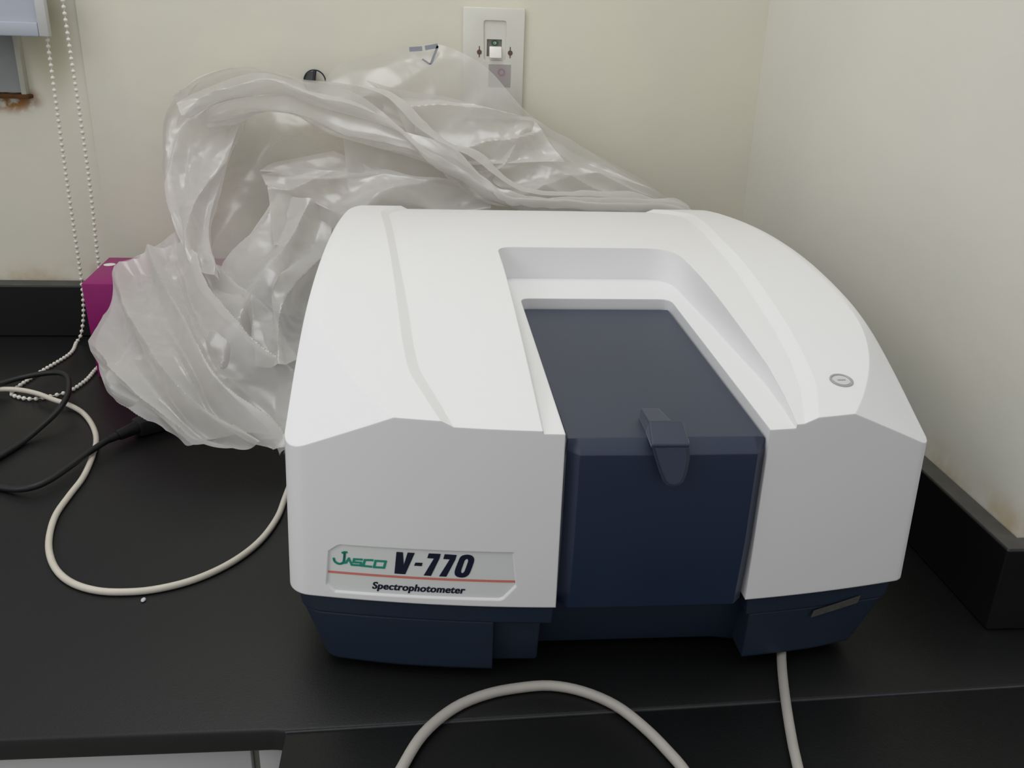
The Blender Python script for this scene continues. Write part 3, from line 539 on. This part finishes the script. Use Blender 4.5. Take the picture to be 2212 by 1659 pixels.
# latch handle: tapered tongue over the front, block and ramp on the top
fl_o = [(.1556,.2198),(.1838,.2195),(.1855,.2080),(.1838,.1970),(.1815,.1905),(.1790,.1880),(.1740,.1868),(.1690,.1880),(.1660,.1915),(.1628,.1985),(.1590,.2090)]
bm = prism_bm([(x,.5758-(.2198-z)*.22,z) for x,z in fl_o],[(x+.0022,.5842,z+.0004) for x,z in fl_o])
bmesh.ops.bevel(bm, geom=[e for e in bm.edges if abs(e.verts[0].co.y-e.verts[1].co.y)<.006 and max(e.verts[0].co.y,e.verts[1].co.y)<.578], offset=.0022, segments=2, affect='EDGES')
hnd = bmobj('lid_handle', bm, M['navy'], lid, 30)
bm = prism_bm([(.1563,.5745,.2165),(.1842,.5745,.2165),(.1842,.6000,.2168),(.1575,.6000,.2168)],
              [(.1563,.5745,.2196),(.1842,.5745,.2194),(.1836,.5960,.2285),(.1582,.5960,.2285)], .0006, 1)
bmobj('handle_arm', bm, M['navy'], lid, 20)
bm = prism_bm([(.1578,.5955,.2168),(.1765,.5955,.2168),(.1735,.6250,.2180),(.1575,.6250,.2180)],
              [(.1580,.5955,.2284),(.1755,.5955,.2284),(.1722,.6225,.2272),(.1578,.6225,.2272)], .0005, 1)
bmobj('handle_ramp', bm, M['navy'], lid, 20)
# power button on the right pod
nB = Vector((0,-.20,1)).normalized(); cB = Vector((.3225,.6411,Tz(.6411)))
bt = bmobj('power_button', disc_bm(cB-nB*.004, nB, .0072, .0046, 36, .0006), M['button'], inst)
bm = bmesh.new(); q = nB.to_track_quat('Z','Y').to_matrix()
prof = [(.0074,-.002),(.0074,.0005),(.0080,.0009),(.0092,.0007),(.0094,-.002)]
vv = [[bm.verts.new(cB+q@Vector((r*math.cos(a),r*math.sin(a),h))) for r,h in prof] for a in [i*2*math.pi/40 for i in range(40)]]
for i in range(40):
    for j in range(4): bm.faces.new((vv[i][j],vv[i][j+1],vv[(i+1)%40][j+1],vv[(i+1)%40][j]))
bmobj('button_ring', bm, M['grey_ring'], bt)
bm = strokes_bm([[(-.0028,0),(.0028,0)]], .0011)
for v in bm.verts: v.co = cB+q@Vector((v.co.x, v.co.z, .0009))
bmobj('button_mark', bm, M['grey_ring'], bt, None)
# ------------------------------------------------------------------ cables
def cable(name, pts, r, m, parent=None, step=.006, seg=10):
    return bmobj(name, tube_bm(catmull(pts, step), r, seg), m, parent, 60)
tag(cable('signal_cable', CABLE_LEFT, .0034, M['cable']), 'thin white cable looping over the worktop left of the instrument', 'cable')
tag(cable('arched_cable', CABLE_FRONT, .0042, M['cable_grey']), 'grey-white cable arching in front of the instrument at the photo\'s bottom edge', 'cable')
tag(cable('straight_cable', CABLE_RIGHT, .0040, M['cable_grey']), 'grey-white cable running straight out from under the instrument\'s right foot', 'cable')
tag(cable('black_cable', BLACK_LOOP, .0038, M['rubber']), 'black cable bent in a sharp loop over the bead chain', 'cable')
pc = empty('power_cord', BLACK_PLUG[-1]); tag(pc, 'black power cord ending in a plug under the plastic cover', 'cord')
cable('cord', BLACK_PLUG, .0038, M['rubber'], pc)
pp_ = catmull([BLACK_PLUG[-2], BLACK_PLUG[-1], PLUG[0], PLUG[1]], .004)
rr = np.linspace(.0042,.0085,len(pp_)); cable_bm = tube_bm(pp_, rr, 12); bmobj('strain_relief', cable_bm, M['rubber'], pc, 60)
d = (Vector(PLUG[2])-Vector(PLUG[1])).normalized(); s = Vector((-d.y,d.x,0)); c0 = Vector(PLUG[1])-d*.004; c1 = Vector(PLUG[2])+d*.03
bm = prism_bm([c0-s*.010+Vector((0,0,-.011)),c0+s*.010+Vector((0,0,-.011)),c0+s*.010+Vector((0,0,.009)),c0-s*.010+Vector((0,0,.009))],
              [c1-s*.020+Vector((0,0,-.012)),c1+s*.020+Vector((0,0,-.012)),c1+s*.020+Vector((0,0,.012)),c1-s*.020+Vector((0,0,.012))], .003, 2)
bmobj('plug', bm, M['rubber'], pc)
# ------------------------------------------------------------------ blind and bead chain
bl = empty('roller_blind', (-.8,1.425,.46)); tag(bl, 'pale blue roller blind hanging over the window, cut off by the photo\'s top left corner', 'blind')
box('blind_fabric', (-1.20,1.421,.472), (-.5535,1.4225,1.05), M['blind'], bl)
box('bottom_rail', (-1.20,1.415,.4570), (-.5535,1.428,.476), M['blind'], bl, .002)
box('end_cap', (-.5533,1.4155,.4575), (-.5400,1.4275,.52), M['blind_cap'], bl, .001)
ch = empty('bead_chain', (-.55,1.43,0)); tag(ch, 'white bead chain of the blind trailing down onto the worktop', 'chain')
cp = catmull(CHAIN1, .002)
cable('chain_string', CHAIN1, .0007, M['bead'], ch, .008, 6)
dist = np.r_[0,np.cumsum(np.linalg.norm(np.diff(cp,axis=0),axis=1))]
bm = bmesh.new(); bmesh.ops.create_icosphere(bm, subdivisions=2, radius=.0031)
bead_me = bpy.data.meshes.new('bead'); bm.to_mesh(bead_me); bm.free(); bead_me.materials.append(M['bead'])
bead_me.polygons.foreach_set('use_smooth',[True]*len(bead_me.polygons))
for s_ in np.arange(.004, dist[-1], .0086):
    p = [float(np.interp(s_, dist, cp[:,k])) for k in range(3)]
    b = bpy.data.objects.new('bead', bead_me); COL.objects.link(b); b.parent = ch; b.matrix_parent_inverse = ch.matrix_world.inverted(); b.location = p
# ------------------------------------------------------------------ magenta box
bx = empty('carton', (-.40,1.34,0)); tag(bx, 'magenta cardboard box standing behind the crumpled plastic cover', 'box')
body = bmobj('carton_body', prism_bm([(-.4850,1.264,0),(-.31,1.264,0),(-.31,1.413,0),(-.4965,1.413,0)],[(-.4893,1.264,.14),(-.31,1.264,.14),(-.31,1.413,.14),(-.4996,1.413,.14)],.0012,2), M['magenta'], bx)
bmobj('round_sticker', disc_bm((-.484,1.368,.1402),(0,0,1),.0085,.0004,28), M['cream_hi'], bx)
# ------------------------------------------------------------------ switch plate
sw = empty('wall_switch', (.093,WY,.36)); tag(sw, 'cream wall switch plate with one white rocker above the plastic cover', 'switch')
pl = box('switch_plate', (.0460,WY-.008,.352), (.1400,WY,.5155), M['cream'], None, .0018)
cut = bmobj('cutter', prism_bm([(x,WY-.0055,z) for x,z in round_poly([(.0790,.4405),(.1117,.4405),(.1115,.4972),(.0775,.4972)],.004,4)],[(x,WY-.02,z) for x,z in round_poly([(.0770,.4385),(.1135,.4385),(.1130,.4985),(.0757,.4985)],.005,4)]),None,None,None)
boolean(pl, cut)
cut = box('cutter', (.0828,WY-.02,.4462), (.1057,WY-.001,.4706), None)
boolean(pl, cut); pl.parent = sw; pl.matrix_parent_inverse = sw.matrix_world.inverted(); smooth_shade(pl, 30)
box('slot_back', (.0826,WY-.003,.446), (.1059,WY-.0009,.4708), M['dark_slot'], sw)
bm = prism_bm([(.0865,WY-.003,.4612),(.1056,WY-.003,.4612),(.1056,WY-.003,.4462),(.0865,WY-.003,.4462)],[(.0868,WY-.008,.4597),(.1055,WY-.008,.4597),(.1055,WY-.0145,.4440),(.0868,WY-.0145,.4440)],.0012,2)
bmobj('rocker', bm, M['cream_hi'], sw)
bmobj('indicator', disc_bm((.0950,WY-.0028,.4655),(0,-1,0),.0036,.002,24,0,1.5), M['indicator'], sw)
bm = bmesh.new(); 
for i in range(24):
    a0,a1 = i*2*math.pi/24,(i+1)*2*math.pi/24
    bm.faces.new([bm.verts.new((.0950+r*math.cos(a)*1.2,WY-.0050,.4655+r*math.sin(a))) for r,a in ((.0011,a0),(.0018,a0),(.0018,a1),(.0011,a1))])
bmobj('indicator_mark', bm, M['cream_hi'], sw, None)
for x in (.0713,.1187):
    s_ = bmobj('screw', disc_bm((x,WY-.0078,.4520),(0,-1,0),.0036,.0016,20,.0005), M['screw'], sw)
    box('screw_slot', (x-.0007,WY-.0085,.4445), (x+.0007,WY-.0079,.4605), M['screw'], s_)
st = box('sticker', (.0862,WY-.0086,.402), (.1203,WY-.0081,.4348), M['sticker'], sw)
bm = bmesh.new()
for i in range(20):
    a0,a1 = i*2*math.pi/20,(i+1)*2*math.pi/20
    bm.faces.new([bm.verts.new((.1060+r*math.cos(a),WY-.0088,.4235+r*math.sin(a))) for r,a in ((.0032,a0),(.0058,a0),(.0058,a1),(.0032,a1))])
bmobj('sticker_mark', bm, M['mauve'], st, None)
# ------------------------------------------------------------------ small wall hook behind the cover
hk = empty('wall_hook', (-.179,WY,.403)); tag(hk, 'small dark ring fitting with spokes on the wall above the plastic cover', 'hook')
cR = np.array((-.179,1.4690,.4030))
ring = [cR+.0163*np.array((math.cos(a),0,math.sin(a)*1.02)) for a in np.linspace(0,2*math.pi,41)]
bmobj('ring', tube_bm(ring,.0011,8), M['hook'], hk, 60)
bmobj('hub', disc_bm((-.181,WY,.3975),(0,-1,0),.0065,.011,20,.001), M['hook'], hk)
for a,wd in ((math.radians(85),.0022),(math.radians(-28),.0008),(math.radians(200),.0012)):
    e = cR+.016*np.array((math.cos(a),0,math.sin(a))); bmobj('spoke', tube_bm([np.array((-.181,1.469,.3985)),e],wd,8), M['hook'], hk, 60)
wd_ = [(-.1805,.4005),(-.1795,.4182),(-.1865,.4165),(-.1925,.4115),(-.1950,.4055),(-.1940,.4020)]
bmobj('backing_plate', prism_bm([(x,WY,z) for x,z in wd_],[(x,1.4705,z) for x,z in wd_]), M['hook_plate'], hk)
# ------------------------------------------------------------------ crumpled plastic cover
def cr1(P, t):      # Catmull-Rom along axis 0, t in [0, n-1]
    n = len(P); Q = np.concatenate([2*P[:1]-P[1:2], P, 2*P[-1:]-P[-2:-1]]); i = np.minimum(t.astype(int), n-2); u = (t-i)[:,None,None]
    p0,p1,p2,p3 = Q[i],Q[i+1],Q[i+2],Q[i+3]
    return .5*(2*p1+(-p0+p2)*u+(2*p0-5*p1+4*p2-p3)*u*u+(-p0+3*p1-3*p2+p3)*u**3)
rng = np.random.RandomState(11)
def wave_set(wl, n):
    d = rng.normal(size=(n,3)); d /= np.linalg.norm(d,axis=1)[:,None]; return d/wl, rng.rand(n)*2*math.pi
WS = [(wave_set(.22,4),.0042),(wave_set(.10,5),.0016),(wave_set(.05,6),.00055),(wave_set(.022,6),.00014)]
def crumple(P):
    h = np.zeros(P.shape[:2]); q = P+.010*np.sin(P[:,:,[1,2,0]]*38+1.3)+.004*np.sin(P[:,:,[2,0,1]]*90)
    for (K,ph),a in WS:
        for k,f in zip(K,ph): h += a*(1-2*np.abs(np.sin((q@k)*math.pi+f)))
    return h
def patch(net, nu, nv, amp=1.0, fold=None, bulge=0.0):
    P = np.array(net,float)
    A = cr1(P, np.linspace(0,len(P)-1,nu)); A = np.transpose(cr1(np.transpose(A,(1,0,2)), np.linspace(0,P.shape[1]-1,nv)),(1,0,2))
    U,Vv = np.meshgrid(np.linspace(0,1,nu),np.linspace(0,1,nv),indexing='ij')
    if bulge: A[:,:,1] -= bulge*np.sin(math.pi*Vv)
    du = np.gradient(A,axis=0); dv = np.gradient(A,axis=1); N = np.cross(du,dv); N /= np.linalg.norm(N,axis=2)[:,:,None]+1e-9
    if N[:,:,1].mean()>0: N = -N
    h = amp*crumple(A)
    if fold:
        for (fu,fv,ph,a) in fold: 
            s = np.abs(np.sin(math.pi*(fu*U+fv*Vv+ph+.06*np.sin(5*U+3*Vv)))); h += a*(1-2*s)
    win = np.minimum(1, np.minimum(np.minimum(U,1-U),np.minimum(Vv,1-Vv))*12); h = h*(.45+.55*win)
    A = A+N*h[:,:,None]
    A[:,:,1] = np.minimum(A[:,:,1], 1.462); A[:,:,2] = np.maximum(A[:,:,2], .0025)
    inb = A[:,:,2]<.086; A[:,:,1] = np.where(inb, np.minimum(A[:,:,1],1.438), A[:,:,1])
    near = (A[:,:,1]<1.258)&(A[:,:,2]<.32)
    A[:,:,0] = np.where(near&(A[:,:,0]<.0), np.minimum(A[:,:,0],-.126), A[:,:,0])
    A[:,:,1] = np.where(near&(A[:,:,0]>=.0), 1.262, A[:,:,1])
    return A
PATCH = [('lower_left',170,170,.8,[(-2.3,3.5,.1,.0135),(-4.4,6.6,.4,.0040)],.02),
         ('lower_left',70,70,1.6,[(1.0,2.0,.1,.012)],-.02),
         ('middle',120,90,1.0,[(1.5,2.2,.3,.008)],0),
         ('column',140,80,1.1,[(1.4,1.5,.2,.009)],.022),('column',80,40,1.3,[(.4,2.0,.5,.006)],-.025),
         ('top_band',150,50,1.0,[(.7,1.7,.2,.010),(2.4,3.1,.5,.003)],.025),('top_band',120,30,1.4,[(1.0,2.0,.6,.006)],-.02),
         ('back_sheer',50,120,.8,[(1.2,1.0,.4,.006)],0),
         ('back_fold',40,80,1.0,[(2.0,.8,.2,.006)],0),
         ('inner_back',70,70,1.0,[(1.0,1.5,.2,.008)],0),
         ('lower_fold',60,110,.9,[(1.2,2.0,.3,.006)],0),('thin_fold',20,50,.6,None,0),
         ('right_panel',60,100,.9,[(2.0,1.6,.1,.007),(3.5,-2.0,.3,.003)],0),
         ('tail',40,60,1.5,[(0,4,0,.012)],0)]
V=[]; F=[]; thin = []
for nm,nu,nv,amp,fold,bul in PATCH:
    A = patch(BAG[nm],nu,nv,amp,fold,bul); b0 = len(V); V += [tuple(p) for p in A.reshape(-1,3)]
    F += [(b0+i*nv+j,b0+i*nv+j+1,b0+(i+1)*nv+j+1,b0+(i+1)*nv+j) for i in range(nu-1) for j in range(nv-1)]
    thin += [1 if nm in ('inner_back',) else 0]*((nu-1)*(nv-1))
bag = pydata('plastic_cover', V, F, M['film'], None, 40)
bag.data.materials.append(M['film_thin']); bag.data.polygons.foreach_set('material_index', thin)
tag(bag, 'crumpled translucent plastic dust cover heaped behind and left of the instrument', 'plastic cover')
bm = bmesh.new()
mk = MARK
for a,b,wd in ((mk[0],mk[1],.0065),(mk[2],mk[3],.0065),(mk[3],mk[4],.0035),(mk[4],mk[5],.0025)):
    a = Vector(a); b = Vector(b); d_ = (b-a).normalized(); n_ = Vector((-d_.z,0,d_.x))*wd/2
    vs = [a-n_,b-n_,b+n_,a+n_]
    bm.faces.new([bm.verts.new((v.x,1.428,v.z)) for v in vs])
pm = bmobj('printed_mark', bm, M['print'], bag, None)
# ------------------------------------------------------------------ crumb on the worktop
bm = bmesh.new(); bmesh.ops.create_icosphere(bm, subdivisions=2, radius=.0022)
for v in bm.verts: v.co = Vector((-.2630+v.co.x*1.0, .7105+v.co.y*1.5, .0013+v.co.z*.6))
tag(bmobj('paper_crumb', bm, M['speck']), 'tiny white paper crumb on the worktop below the white cable loop', 'crumb')
